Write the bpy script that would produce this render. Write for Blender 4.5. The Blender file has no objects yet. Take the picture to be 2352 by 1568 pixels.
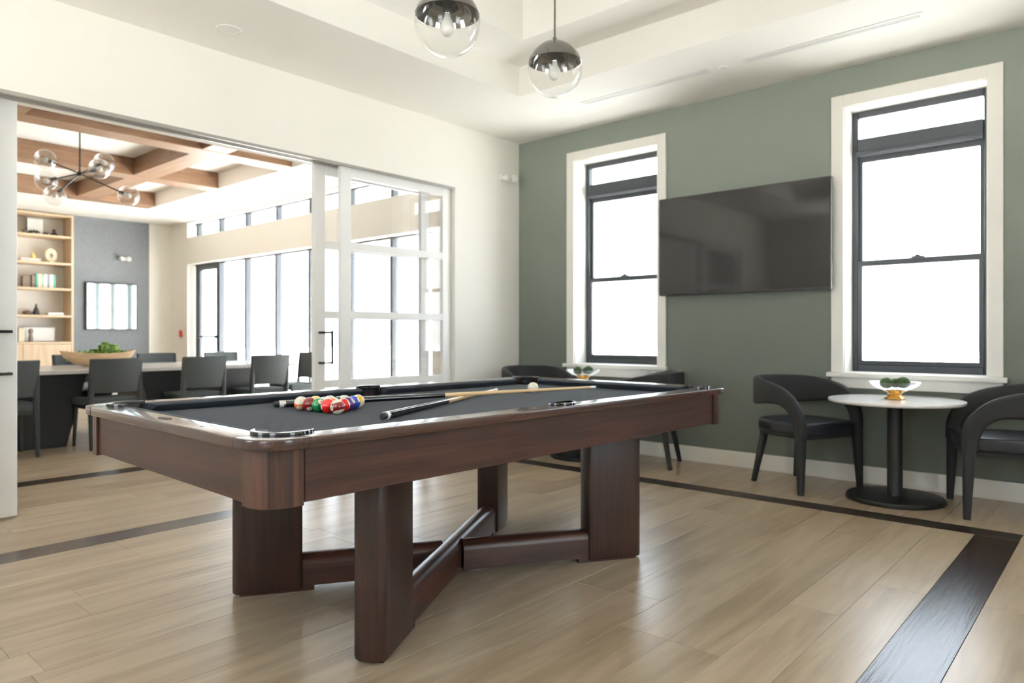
import bpy, bmesh, math, random
from mathutils import Vector, Matrix, Euler
random.seed(7)
PI = math.pi
S = bpy.context.scene
COL = S.collection

# ---------------------------------------------------------------- camera, world, sun, exposure
CAM = Vector((4.7952, -5.5591, 1.075))
YAW = math.radians(41.3447)
FPX = 1625.24
cd = bpy.data.cameras.new('camera')
cam = bpy.data.objects.new('camera', cd)
COL.objects.link(cam)
cam.location = CAM
cam.rotation_euler = (PI / 2, 0, YAW)
cd.sensor_width = 36
cd.lens = 36 * FPX / 2352
cd.shift_y = -14.93 / 2352
cd.clip_start = .02
cd.dof.use_dof = True
cd.dof.focus_distance = 2.25
cd.dof.aperture_fstop = 3.2
S.camera = cam

w = bpy.data.worlds.new('world')
S.world = w
w.use_nodes = True
bg = w.node_tree.nodes['Background']
bg.inputs[0].default_value = (.78, .89, 1.0, 1)
bg.inputs[1].default_value = 6.0

sd = bpy.data.lights.new('sun', 'SUN')
sun = bpy.data.objects.new('sun', sd)
COL.objects.link(sun)
sd.energy = 150
sd.angle = math.radians(2)
sd.color = (1, .97, .93)
sun.rotation_euler = Vector((-.62, .03, .78)).to_track_quat('Z', 'Y').to_euler()

def portal(loc, rot, sx, sy):
    l = bpy.data.lights.new('window_portal', 'AREA')
    l.shape = 'RECTANGLE'
    l.size = sx
    l.size_y = sy
    l.cycles.is_portal = True
    o = bpy.data.objects.new('window_portal', l)
    COL.objects.link(o)
    o.location = loc
    o.rotation_euler = rot

S.view_settings.view_transform = 'Standard'
S.view_settings.look = 'None'
S.view_settings.gamma = 1
S.view_settings.use_curve_mapping = False
S.view_settings.exposure = 0.38
S.cycles.use_denoising = True
S.cycles.adaptive_threshold = .02
S.cycles.max_bounces = 10
S.cycles.diffuse_bounces = 6
S.cycles.transparent_max_bounces = 16
S.cycles.sample_clamp_indirect = 8
S.cycles.caustics_reflective = False
S.cycles.caustics_refractive = False

# ---------------------------------------------------------------- materials
def nt(name):
    m = bpy.data.materials.new(name)
    m.use_nodes = True
    t = m.node_tree
    return m, t, t.nodes['Principled BSDF']

def setp(b, **k):
    for n, v in k.items():
        n = {'rough': 'Roughness', 'metal': 'Metallic', 'coat': 'Coat Weight', 'coatr': 'Coat Roughness', 'spec': 'Specular IOR Level',
             'sheen': 'Sheen Weight', 'ior': 'IOR'}[n]
        b.inputs[n].default_value = v

def plain(name, c, noise=0.0, scale=20, bump=0.0, **k):
    m, t, b = nt(name)
    b.inputs['Base Color'].default_value = (*c, 1)
    setp(b, **k)
    if noise or bump:
        tc = t.nodes.new('ShaderNodeTexCoord')
        n = t.nodes.new('ShaderNodeTexNoise')
        n.inputs['Scale'].default_value = scale
        n.inputs['Detail'].default_value = 5
        t.links.new(tc.outputs['Object'], n.inputs['Vector'])
        if noise:
            r = t.nodes.new('ShaderNodeMapRange')
            r.inputs['To Min'].default_value = 1 - noise
            r.inputs['To Max'].default_value = 1 + noise
            t.links.new(n.outputs['Fac'], r.inputs['Value'])
            mx = t.nodes.new('ShaderNodeMix')
            mx.data_type = 'RGBA'
            mx.blend_type = 'MULTIPLY'
            mx.inputs['Factor'].default_value = 1
            mx.inputs['A'].default_value = (*c, 1)
            t.links.new(r.outputs['Result'], mx.inputs['B'])
            t.links.new(mx.outputs['Result'], b.inputs['Base Color'])
        if bump:
            bp = t.nodes.new('ShaderNodeBump')
            bp.inputs['Strength'].default_value = bump
            bp.inputs['Distance'].default_value = .002
            t.links.new(n.outputs['Fac'], bp.inputs['Height'])
            t.links.new(bp.outputs['Normal'], b.inputs['Normal'])
    return m

def wood(name, dark, light, axis='x', sc=1.0, stretch=14, rnd=0.0, fine=.35, bump=.12, coords='Object', knots=0.0, **k):
    """procedural wood: grain runs along axis; rnd = tone change from object to object"""
    m, t, b = nt(name)
    setp(b, **k)
    N = t.nodes.new
    tc = N('ShaderNodeTexCoord')
    oi = N('ShaderNodeObjectInfo')
    off = N('ShaderNodeVectorMath')
    off.operation = 'SCALE'
    off.inputs[0].default_value = (13.7, 7.3, 3.1)
    t.links.new(oi.outputs['Random'], off.inputs['Scale'])
    add = N('ShaderNodeVectorMath')
    add.operation = 'ADD'
    if coords == 'World':
        gp = N('ShaderNodeNewGeometry')
        t.links.new(gp.outputs['Position'], add.inputs[0])
    else:
        t.links.new(tc.outputs['Object'], add.inputs[0])
    t.links.new(off.outputs[0], add.inputs[1])
    mp = N('ShaderNodeMapping')
    s = [sc * stretch] * 3
    s['xyz'.index(axis)] = sc * 1.0
    mp.inputs['Scale'].default_value = s
    t.links.new(add.outputs[0], mp.inputs['Vector'])
    n1 = N('ShaderNodeTexNoise')
    n1.inputs['Scale'].default_value = 1.2
    n1.inputs['Detail'].default_value = 6
    n1.inputs['Distortion'].default_value = .9
    t.links.new(mp.outputs[0], n1.inputs['Vector'])
    mp2 = N('ShaderNodeMapping')
    s2 = [sc * stretch * 7] * 3
    s2['xyz'.index(axis)] = sc * 2.5
    mp2.inputs['Scale'].default_value = s2
    t.links.new(add.outputs[0], mp2.inputs['Vector'])
    n2 = N('ShaderNodeTexNoise')
    n2.inputs['Scale'].default_value = 1.0
    n2.inputs['Detail'].default_value = 4
    t.links.new(mp2.outputs[0], n2.inputs['Vector'])
    mx = N('ShaderNodeMix')
    mx.data_type = 'FLOAT'
    mx.inputs['Factor'].default_value = fine
    t.links.new(n1.outputs['Fac'], mx.inputs['A'])
    t.links.new(n2.outputs['Fac'], mx.inputs['B'])
    last = mx.outputs['Result']
    if rnd:
        mr = N('ShaderNodeMath')
        mr.operation = 'MULTIPLY_ADD'
        mr.inputs[1].default_value = rnd
        mr.inputs[2].default_value = -rnd / 2
        t.links.new(oi.outputs['Random'], mr.inputs[0])
        ad = N('ShaderNodeMath')
        ad.operation = 'ADD'
        t.links.new(last, ad.inputs[0])
        t.links.new(mr.outputs[0], ad.inputs[1])
        last = ad.outputs[0]
    cr = N('ShaderNodeValToRGB')
    cr.color_ramp.elements[0].position = .3
    cr.color_ramp.elements[0].color = (*dark, 1)
    cr.color_ramp.elements[1].position = .68
    cr.color_ramp.elements[1].color = (*light, 1)
    t.links.new(last, cr.inputs['Fac'])
    t.links.new(cr.outputs['Color'], b.inputs['Base Color'])
    if bump:
        bp = N('ShaderNodeBump')
        bp.inputs['Strength'].default_value = bump
        bp.inputs['Distance'].default_value = .001 if bump < .5 else .002
        t.links.new(mx.outputs['Result'], bp.inputs['Height'])
        t.links.new(bp.outputs['Normal'], b.inputs['Normal'])
    return m

def clear_glass(name, tint=(1, 1, 1), refl=.9, base=.04, grow=1.0):
    """thin clear glass: mostly see-through, reflecting more towards grazing angles"""
    m = bpy.data.materials.new(name)
    m.use_nodes = True
    t = m.node_tree
    t.nodes.clear()
    N = t.nodes.new
    out = N('ShaderNodeOutputMaterial')
    tr = N('ShaderNodeBsdfTransparent')
    tr.inputs[0].default_value = (*tint, 1)
    gl = N('ShaderNodeBsdfGlossy')
    gl.inputs['Roughness'].default_value = .01
    gl.inputs['Color'].default_value = (refl, refl, refl, 1)
    lw = N('ShaderNodeLayerWeight')
    lw.inputs['Blend'].default_value = .5
    pw = N('ShaderNodeMath')
    pw.operation = 'POWER'
    pw.inputs[1].default_value = 4.5
    t.links.new(lw.outputs['Facing'], pw.inputs[0])
    mu = N('ShaderNodeMath')
    mu.operation = 'MULTIPLY_ADD'
    mu.inputs[1].default_value = grow
    mu.inputs[2].default_value = base
    t.links.new(pw.outputs[0], mu.inputs[0])
    mx = N('ShaderNodeMixShader')
    t.links.new(mu.outputs[0], mx.inputs['Fac'])
    t.links.new(tr.outputs[0], mx.inputs[1])
    t.links.new(gl.outputs[0], mx.inputs[2])
    t.links.new(mx.outputs[0], out.inputs['Surface'])
    return m

M = {}
M['white_wall'] = plain('white_wall_paint', (.84, .815, .755), noise=.015, scale=4, rough=.75)
M['ceiling'] = plain('ceiling_paint', (.87, .85, .80), noise=.01, scale=3, rough=.85)
M['trim'] = plain('trim_paint', (.80, .775, .72), rough=.4)
M['door_white'] = plain('door_paint', (.89, .88, .86), rough=.4)
M['green'] = plain('green_wall_paint', (.140, .160, .132), noise=.05, scale=3, bump=.05, rough=.62)
M['greywall'] = plain('grey_textured_wallcovering', (.155, .165, .175), noise=.25, scale=30, bump=.5, rough=.8)
M['walnut_x'] = wood('walnut_grain_x', (.015, .0065, .0048), (.072, .0275, .0175), 'x', sc=1.3, stretch=20, rnd=.10, fine=.3, rough=.36, coat=.12, coatr=.15)
M['rail_x'] = wood('walnut_rail_x', (.015, .0065, .0048), (.072, .0275, .0175), 'x', sc=1.3, stretch=20, rnd=.10, fine=.3, bump=.0, rough=.26, coat=.8, coatr=.12)
M['walnut_y'] = wood('walnut_grain_y', (.015, .0065, .0048), (.072, .0275, .0175), 'y', sc=1.3, stretch=20, rnd=.10, fine=.3, rough=.36, coat=.12, coatr=.15)
M['rail_y'] = wood('walnut_rail_y', (.015, .0065, .0048), (.072, .0275, .0175), 'y', sc=1.3, stretch=20, rnd=.10, fine=.3, bump=.0, rough=.26, coat=.8, coatr=.12)
M['walnut_z'] = wood('walnut_grain_z', (.012, .0055, .0040), (.046, .019, .012), 'z', sc=1.8, stretch=18, rnd=.1, rough=.4, coat=.05, coatr=.2)
M['walnut_stave'] = wood('walnut_stave', (.022, .0085, .006), (.090, .042, .027), 'z', sc=1.6, stretch=14, rnd=.42, rough=.32, coat=.2, coatr=.18)
M['oak'] = wood('pale_oak_floor', (.262, .196, .127), (.43, .343, .24), 'y', sc=1.1, stretch=9, rnd=.2, fine=.2, bump=.06, coords='World', rough=.30, spec=.6)
M['dark_oak_y'] = wood('dark_oak_border_y', (.011, .007, .005), (.040, .024, .016), 'y', sc=1.6, stretch=7, rnd=.15, fine=.45, bump=.9, coords='World', rough=.25, spec=.6)
M['dark_oak_x'] = wood('dark_oak_border_x', (.011, .007, .005), (.040, .024, .016), 'x', sc=1.3, stretch=11, rnd=.15, fine=.4, bump=.9, coords='World', rough=.3, spec=.6)
M['subfloor'] = plain('subfloor_dark', (.10, .075, .05), rough=.8)
M['beam_y'] = wood('stained_beam_y', (.12, .064, .034), (.24, .138, .078), 'y', sc=1.2, stretch=9, rnd=.1, rough=.42)
M['beam_x'] = wood('stained_beam_x', (.12, .064, .034), (.24, .138, .078), 'x', sc=1.2, stretch=9, rnd=.1, rough=.42)
M['shelf_oak'] = wood('shelf_oak', (.50, .37, .23), (.68, .53, .37), 'y', sc=1.2, stretch=10, rnd=.05, rough=.5)
M['shelf_oak_z'] = wood('shelf_oak_upright', (.50, .37, .23), (.68, .53, .37), 'z', sc=1.2, stretch=10, rnd=.05, rough=.5)
M['maple'] = wood('maple_cue_shaft', (.60, .40, .20), (.78, .58, .34), 'x', sc=2, stretch=20, rough=.25, coat=.3, coatr=.1)
M['bowl_wood'] = wood('carved_bowl_wood', (.42, .28, .16), (.66, .48, .30), 'y', sc=2, stretch=6, rough=.55)
M['window_frame'] = plain('charcoal_window_frame', (.022, .028, .035), rough=.4)
M['felt'] = plain('charcoal_felt', (.026, .033, .043), noise=.12, scale=400, bump=.15, rough=.95, sheen=.06, spec=.15)
M['cushion_felt'] = plain('black_cushion_cloth', (.0075, .009, .012), noise=.1, scale=300, rough=.9, spec=.15)
M['black_gloss'] = plain('black_gloss', (.010, .010, .011), rough=.09, spec=.6, coat=.6, coatr=.04)
M['black'] = plain('black_matte', (.014, .014, .015), rough=.5)
M['black_metal'] = plain('black_metal', (.010, .0105, .0105), rough=.42, metal=.3)
M['leather'] = plain('black_pocket_leather', (.010, .009, .008), rough=.55)
M['chair_fabric'] = plain('charcoal_chair_fabric', (.0095, .0100, .0112), noise=.15, scale=180, bump=.25, rough=.75, sheen=.03)
M['chair_seat'] = plain('charcoal_seat_vinyl', (.012, .014, .019), noise=.1, scale=60, rough=.45)
M['dine_fabric'] = plain('grey_dining_fabric', (.052, .062, .064), noise=.1, scale=160, bump=.2, rough=.8)
M['dine_leg'] = plain('dark_dining_leg', (.022, .025, .026), rough=.5)
M['slab_black'] = plain('black_table_base', (.006, .006, .007), rough=.5)
M['marble'] = plain('white_marble', (.86, .85, .84), noise=.04, scale=5, rough=.15)
M['stone_top'] = plain('pale_stone_top', (.62, .60, .57), noise=.04, scale=6, rough=.18)
M['screen'] = plain('tv_screen', (.010, .0095, .0092), rough=.07, spec=.5)
M['plastic'] = plain('white_plastic', (.80, .79, .76), rough=.45)
M['ivory'] = plain('cue_ball_ivory', (.82, .77, .62), rough=.08, coat=.6, coatr=.03)
M['silver'] = plain('brushed_silver', (.75, .74, .72), rough=.25, metal=1)
M['aluminium'] = plain('aluminium_track', (.36, .35, .32), rough=.35, metal=.8)
M['smoke_chrome'] = plain('smoked_chrome', (.20, .195, .18), rough=.10, metal=.95)
M['gold'] = plain('brushed_gold', (.72, .47, .17), rough=.25, metal=1)
M['moss'] = plain('green_moss', (.030, .070, .020), noise=.6, scale=60, bump=.9, rough=.85)
M['leaf'] = plain('light_green_leaf', (.20, .34, .06), noise=.4, scale=20, rough=.55)
M['glass'] = clear_glass('window_glass', (1, 1, 1), .9, .045, .8)
M['globe_glass'] = clear_glass('globe_glass', (.985, .985, .98), 1.0, .035, .8)
M['chandelier_glass'] = clear_glass('chandelier_glass', (.93, .93, .92), 1.0, .10, .9)
M['bowl_glass'] = clear_glass('bowl_glass', (.975, .985, .985), 1.0, .07, .6)
M['bulb'] = plain('frosted_bulb', (.72, .71, .66), rough=.35)
M['mirror'] = plain('glossy_wall_screen', (.62, .66, .60), rough=.06, metal=1)
M['red'] = plain('red_enamel', (.45, .03, .02), rough=.4)
M['concrete'] = plain('pale_paving', (.72, .72, .70), noise=.05, scale=1, rough=.8)
M['paper'] = plain('white_paper', (.84, .83, .80), rough=.7)
M['teal'] = plain('teal_book_cloth', (.10, .36, .28), rough=.6)
M['palegreen'] = plain('pale_green_cover', (.45, .60, .48), rough=.6)
M['cream'] = plain('cream_cover', (.72, .68, .50), rough=.6)
M['greybook'] = plain('grey_cover', (.30, .31, .33), rough=.6)
M['brown'] = plain('brown_cover', (.16, .12, .09), rough=.6)
M['yellow'] = plain('yellow_ceramic', (.72, .62, .18), rough=.4)
M['white'] = plain('white_band', (.85, .84, .80), rough=.3)

# ---------------------------------------------------------------- mesh helpers
class MB:
    def __init__(s):
        s.bm = bmesh.new()

    def _put(s, bm2):
        me = bpy.data.meshes.new('t')
        bm2.to_mesh(me)
        bm2.free()
        s.bm.from_mesh(me)
        bpy.data.meshes.remove(me)
        return s

    def box(s, x0, x1, y0, y1, z0, z1, bev=0, seg=2, mat=None):
        b = bmesh.new()
        bmesh.ops.create_cube(b, size=1)
        for v in b.verts:
            v.co = Vector((x0 + (v.co.x + .5) * (x1 - x0), y0 + (v.co.y + .5) * (y1 - y0), z0 + (v.co.z + .5) * (z1 - z0)))
        if bev:
            bmesh.ops.bevel(b, geom=list(b.edges), offset=bev, segments=seg, affect='EDGES', profile=.6)
        if mat is not None:
            b.transform(mat)
        return s._put(b)

    def prism(s, pts, z0, z1, bev=0, seg=2, mat=None):
        """2D polygon pulled up from z0 to z1; bev rounds its top and bottom rims"""
        b = bmesh.new()
        lo = [b.verts.new((p[0], p[1], z0)) for p in pts]
        hi = [b.verts.new((p[0], p[1], z1)) for p in pts]
        b.faces.new(lo[::-1])
        top = b.faces.new(hi)
        n = len(pts)
        for i in range(n):
            b.faces.new((lo[i], lo[(i + 1) % n], hi[(i + 1) % n], hi[i]))
        bmesh.ops.recalc_face_normals(b, faces=list(b.faces))
        if bev:
            ed = [e for e in b.edges if abs(e.verts[0].co.z - e.verts[1].co.z) < 1e-6]
            bmesh.ops.bevel(b, geom=ed, offset=bev, segments=seg, affect='EDGES', profile=.55)
        if mat is not None:
            b.transform(mat)
        return s._put(b)

    def lathe(s, prof, n=32, mat=None, caps=True):
        b = bmesh.new()
        rings = []
        for r, z in prof:
            if r < 1e-6:
                rings.append([b.verts.new((0, 0, z))])
            else:
                rings.append([b.verts.new((r * math.cos(2 * PI * i / n), r * math.sin(2 * PI * i / n), z)) for i in range(n)])
        for a, c in zip(rings, rings[1:]):
            for i in range(n):
                j = (i + 1) % n
                if len(a) == 1 and len(c) == 1:
                    continue
                if len(a) == 1:
                    b.faces.new((a[0], c[i], c[j]))
                elif len(c) == 1:
                    b.faces.new((a[i], a[j], c[0]))
                else:
                    b.faces.new((a[i], a[j], c[j], c[i]))
        if caps:
            for r in (rings[0], rings[-1]):
                if len(r) > 1:
                    b.faces.new(r)
        bmesh.ops.recalc_face_normals(b, faces=list(b.faces))
        if mat is not None:
            b.transform(mat)
        return s._put(b)

    def sweep(s, path, secs, up=None, closed_sec=True, mat=None, sides=None):
        """path: points; secs: per point list of (n, b) offsets; side vectors given or from up"""
        b = bmesh.new()
        rings = []
        m = len(path)
        for i, p in enumerate(path):
            p = Vector(p)
            t = (Vector(path[min(i + 1, m - 1)]) - Vector(path[max(i - 1, 0)])).normalized()
            if sides is not None:
                nn = Vector(sides[i])
                nn = (nn - t * nn.dot(t)).normalized()
            else:
                nn = t.cross(up or Vector((0, 0, 1))).normalized()
            bb = nn.cross(t).normalized()
            rings.append([b.verts.new(p + nn * q[0] + bb * q[1]) for q in secs[i]])
        k = len(secs[0])
        for a, c in zip(rings, rings[1:]):
            for i in range(k):
                b.faces.new((a[i], a[(i + 1) % k], c[(i + 1) % k], c[i]))
        b.faces.new(rings[0])
        b.faces.new(rings[-1])
        bmesh.ops.recalc_face_normals(b, faces=list(b.faces))
        if mat is not None:
            b.transform(mat)
        return s._put(b)

    def tube(s, path, r, n=10):
        rr = r if isinstance(r, (list, tuple)) else [r] * len(path)
        t = (Vector(path[-1]) - Vector(path[0])).normalized()
        up = Vector((0, 0, 1)) if abs(t.z) < .95 else Vector((1, 0, 0))
        secs = [[(q * math.cos(2 * PI * i / n), q * math.sin(2 * PI * i / n)) for i in range(n)] for q in rr]
        return s.sweep(path, secs, up)

    def ico(s, r, loc, sub=3, jitter=0, sc=(1, 1, 1)):
        b = bmesh.new()
        bmesh.ops.create_icosphere(b, subdivisions=sub, radius=r)
        for v in b.verts:
            f = 1 + random.uniform(-jitter, jitter)
            v.co = Vector((v.co.x * sc[0] * f + loc[0], v.co.y * sc[1] * f + loc[1], v.co.z * sc[2] * f + loc[2]))
        return s._put(b)

    def build(s, name, mat, parent=None, smooth=35, loc=None, rot=None):
        me = bpy.data.meshes.new(name)
        s.bm.to_mesh(me)
        s.bm.free()
        me.materials.append(mat)
        if smooth:
            for p in me.polygons:
                p.use_smooth = True
            try:
                me.set_sharp_from_angle(angle=math.radians(smooth))
            except Exception:
                pass
        o = bpy.data.objects.new(name, me)
        COL.objects.link(o)
        if loc is not None:
            o.location = loc
        if rot is not None:
            o.rotation_euler = rot
        if parent is not None:
            o.parent = parent
        return o

def tag(o, label=None, cat=None, group=None, kind=None):
    if label:
        o['label'] = label
    if cat:
        o['category'] = cat
    if group:
        o['group'] = group
    if kind:
        o['kind'] = kind
    return o

def empty(name, loc=(0, 0, 0), rz=0, label=None, cat=None, group=None):
    o = bpy.data.objects.new(name, None)
    COL.objects.link(o)
    o.location = loc
    o.rotation_euler = (0, 0, rz)
    o.empty_display_size = .1
    return tag(o, label, cat, group)

def copy_tree(o, parent=None):
    c = o.copy()
    COL.objects.link(c)
    c.parent = parent
    for ch in list(o.children):
        copy_tree(ch, c)
    return c

def struct(o):
    o['kind'] = 'structure'
    return o

def rsec(hw, hh, r, n=3):
    """rounded rectangle outline, half sizes hw (side) and hh (height)"""
    r = min(r, hw * .98, hh * .98)
    out = []
    for cx, cy, a0 in ((hw - r, hh - r, 0), (-hw + r, hh - r, 90), (-hw + r, -hh + r, 180), (hw - r, -hh + r, 270)):
        for k in range(n + 1):
            a = math.radians(a0 + 90 * k / n)
            out.append((cx + r * math.cos(a), cy + r * math.sin(a)))
    return out

def proj(p):
    dx, dy, dz = p[0] - CAM.x, p[1] - CAM.y, p[2] - CAM.z
    r = dx * math.cos(YAW) + dy * math.sin(YAW)
    d = -dx * math.sin(YAW) + dy * math.cos(YAW)
    if d < .05:
        return None
    return 1176 + FPX * r / d, 769.07 - FPX * dz / d, d

# ================================================================ ROOM SHELL
H = 3.052
XF = -8.35        # far wall of the dining room
XR = 7.0          # wall behind the camera, right
YB = -6.9         # wall behind the camera
WT = .25

def wall_y(name, y0, y1, xa, xb, z0, z1, holes, mat):
    """wall with its length along x and rectangular openings (x0, x1, z0, z1), built as butting blocks"""
    m = MB()
    xs = sorted({xa, xb, *[h[0] for h in holes], *[h[1] for h in holes]})
    for a, b in zip(xs, xs[1:]):
        hs = sorted([h for h in holes if h[0] <= a + 1e-6 and h[1] >= b - 1e-6], key=lambda h: h[2])
        z = z0
        for h in hs:
            if h[2] > z + 1e-4:
                m.box(a, b, y0, y1, z, h[2])
            z = h[3]
        if z < z1 - 1e-4:
            m.box(a, b, y0, y1, z, z1)
    bmesh.ops.remove_doubles(m.bm, verts=m.bm.verts, dist=1e-4)
    return struct(m.build(name, mat, smooth=0))

def wall_x(name, x0, x1, ya, yb, z0, z1, holes, mat):
    m = MB()
    ys = sorted({ya, yb, *[h[0] for h in holes], *[h[1] for h in holes]})
    for a, b in zip(ys, ys[1:]):
        hs = sorted([h for h in holes if h[0] <= a + 1e-6 and h[1] >= b - 1e-6], key=lambda h: h[2])
        z = z0
        for h in hs:
            if h[2] > z + 1e-4:
                m.box(x0, x1, a, b, z, h[2])
            z = h[3]
        if z < z1 - 1e-4:
            m.box(x0, x1, a, b, z, z1)
    bmesh.ops.remove_doubles(m.bm, verts=m.bm.verts, dist=1e-4)
    return struct(m.build(name, mat, smooth=0))

W1 = (.715, 1.625, .80, 2.76)
W2 = (3.18, 4.07, .80, 2.76)
W3 = (5.65, 6.55, .80, 2.76)
wall_y('wall_back', 0, WT, 0, XR, 0, H + .1, [W1, W2, W3], M['green'])
# dining room part of the same outer wall: tall glazing below, clerestory above
DX0, DX1 = -7.69, -1.34
wall_y('wall_dining_back', 0, WT, XF, 0, 0, H + .1, [(DX0, DX1, 0.0, 2.31), (DX0, DX1, 2.775, 3.035)], M['white_wall'])
OP0, OP1, OPZ = -5.75, -.92, 2.46
wall_x('wall_left', -.25, 0, YB, 0, 0, H, [(OP0, OP1, 0, OPZ)], M['white_wall'])
wall_x('wall_dining_far', XF - .15, XF, -.38, 0, 0, H, [], M['white_wall'])
g = MB()
g.box(XF - .15, XF, -1.57, -.38, 0, H)
struct(g.build('wall_dining_accent', M['greywall'], smooth=0))
wall_x('wall_dining_shelf_back', XF - .5, XF - .4, -5.2, -1.57, 0, H, [], M['white_wall'])
wall_x('wall_dining_far_end', XF - .15, XF, YB, -5.2, 0, H, [], M['white_wall'])
BWIN = [(1.2, 2.3, .8, 2.6), (3.6, 4.7, .8, 2.6)]
wall_y('wall_front', YB - WT, YB, XF, XR, 0, H + .6, BWIN, M['white_wall'])
wall_x('wall_right', XR, XR + WT, YB, 0, 0, H + .6, [(-4.7, -3.5, .8, 2.5)], M['white_wall'])

# ceilings -------------------------------------------------------
def ceiling_ring(m, xa, xb, ya, yb, hx0, hx1, hy0, hy1, z0, z1):
    m.box(xa, xb, ya, hy0, z0, z1)
    m.box(xa, xb, hy1, yb, z0, z1)
    m.box(xa, hx0, hy0, hy1, z0, z1)
    m.box(hx1, xb, hy0, hy1, z0, z1)

TX0, TX1, TY0, TY1 = .955, 4.0, -5.57, -1.1
c = MB()
ceiling_ring(c, -.02, XR, YB, 0, TX0, TX1, TY0, TY1, H, 3.30)
ceiling_ring(c, TX0 - .1, TX1 + .1, TY0 - .1, TY1 + .1, TX0 + .38, TX1 - .38, TY0 + .38, TY1 - .4, 3.30, 3.62)
c.box(TX0, TX1, TY0, TY1, 3.62, 3.70)
struct(c.build('ceiling', M['ceiling'], smooth=0))
c = MB()
FX0, FX1, FY0, FY1 = -6.82, -.55, -5.6, -1.0
ceiling_ring(c, XF - .5, -.02, YB, 0, FX0, FX1, FY0, FY1, H, 3.265)
c.box(FX0 - .1, FX1 + .1, FY0 - .1, FY1 + .1, 3.265, 3.36)
dceil = struct(c.build('ceiling_dining', M['ceiling'], smooth=0))

# wooden beams in the dining-room ceiling
beams = empty('ceiling_beams', (0, 0, H), 0, 'brown stained wooden coffer beams crossing the dining room ceiling', 'beams')
for x0 in (-6.82, -4.78, -2.95):
    MB().box(x0, x0 + .28, FY0, FY1 - .001, -.001, .212, .006, 1).build('beam', M['beam_y'], beams)
for y0 in (-2.08, -3.96):
    MB().box(-6.54, FX1, y0, y0 + .28, .004, .212, .006, 1).build('cross_beam', M['beam_x'], beams)

# floor ----------------------------------------------------------
fl = MB()
fl.box(XF - .4, XR, YB, WT, -.20, -.0165)
floor = struct(fl.build('floor', M['subfloor'], smooth=0))
PW = .1967
SX0, SX1 = .612, 4.345         # dark border, outer edges
stuff = MB()
_pm = {}

def plank_mesh(wd, ln):
    key = (round(wd, 4), round(ln, 3))
    if key not in _pm:
        b = bmesh.new()
        bmesh.ops.create_cube(b, size=1)
        for v in b.verts:
            v.co = Vector((v.co.x * (wd - .0012), v.co.y * (ln - .0012), (v.co.z - .5) * .016))
        ed = [e for e in b.edges if e.verts[0].co.z > -.001 and e.verts[1].co.z > -.001]
        bmesh.ops.bevel(b, geom=ed, offset=.0009, segments=1, affect='EDGES')
        me = bpy.data.meshes.new('plank')
        b.to_mesh(me)
        b.free()
        _pm[key] = me
    return _pm[key]

def plank(x0, x1, y0, y1, mat, name='plank'):
    cx, cy = (x0 + x1) / 2, (y0 + y1) / 2
    vis = False
    for k in range(9):
        for q in (x0, x1):
            p = proj((q, y0 + (y1 - y0) * k / 8, 0))
            if p and -40 < p[0] < 2392 and p[1] < 1620 and p[2] < 8.2:
                vis = True
    if not vis:
        stuff.box(x0 + .0008, x1 - .0008, y0 + .0008, y1 - .0008, -.016, 0)
        return
    me0 = plank_mesh(x1 - x0, y1 - y0)
    me = me0
    if len(me0.materials) == 0:
        me0.materials.append(mat)
    elif me0.materials[0] != mat:
        me = me0.copy()
        me.materials[0] = mat
    o = bpy.data.objects.new(name, me)
    COL.objects.link(o)
    o.location = (cx, cy, 0)
    o.parent = floor

LENS = [1.22, 1.52, 1.83]
def column(x0, x1, ya, yb, cut=None):
    y = yb
    if cut is not None:
        y = cut
        yy = yb
        while yy - y > .01:            # up from the known joint
            ln = min(1.83, yy - y)
            plank(x0, x1, y, y + ln, M['oak'])
            y += ln
        y = cut
    first = cut is None
    while y > ya + .01:
        ln = random.choice(LENS) if not first else random.choice([.45, .8, 1.22, 1.6])
        first = False
        if y - ln < ya + .2:
            ln = y - ya
        plank(x0, x1, y - ln, y, M['oak'])
        y -= ln

SY = -1.0442
cuts = {round(4.147 - PW * 1, 2): -2.23, round(4.147 - PW * 2, 2): -2.70}
x = 4.147
k = 0
while x > SX0 + PW + .05:                     # main field inside the border
    x0 = x - PW
    if x0 < SX0 + PW + .02:
        x0 = SX0 + .19
    cut = {0: -2.23, 1: -2.70}.get(k)
    column(x0, x, -5.62, SY, cut)
    x = x0
    k += 1
for (x0, x1) in ((SX0, SX0 + .19), (4.147, 4.345)):   # dark border along y
    y = SY
    while y > -5.61:
        ln = min(2.42, y + 5.62)
        plank(x0, x1, y - ln, y, M['dark_oak_y'], 'border_plank')
        y -= ln
x = SX0
while x < SX1 - .01:                                   # dark border along the green wall and behind the camera
    ln = min(1.6, SX1 - x)
    plank(x, x + ln, SY, -.8797, M['dark_oak_x'], 'border_plank')
    plank(x, x + ln, -5.785, -5.62, M['dark_oak_x'], 'border_plank')
    x += ln
x = SX0
k = 0
while x < SX1 - .01:                                   # pale planks between border and wall
    x1 = min(x + PW, SX1)
    plank(x, x1, -.8797, 0, M['oak'])
    plank(x, x1, YB, -5.785, M['oak'])
    x = x1
x = SX1
while x < XR - .01:
    x1 = min(x + PW, XR)
    column(x, x1, YB, 0, -2.22 if x < 4.4 else None)
    x = x1
x = SX0
while x > -1.12:
    x0 = max(x - PW, -1.12)
    column(x0, x, YB, 0)
    x = x0
y = YB
while y < -.01:
    ln = min(1.9, -y)
    plank(-1.32, -1.12, y, y + ln, M['dark_oak_y'], 'border_plank')
    y += ln
x = -1.32
while x > XF - .35:
    x0 = x - PW
    column(x0, x, YB, 0)
    x = x0
st = stuff.build('far_planks', M['oak'], floor, smooth=0)
tag(st, 'plank flooring beyond the pieces built one by one', kind='stuff')

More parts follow.
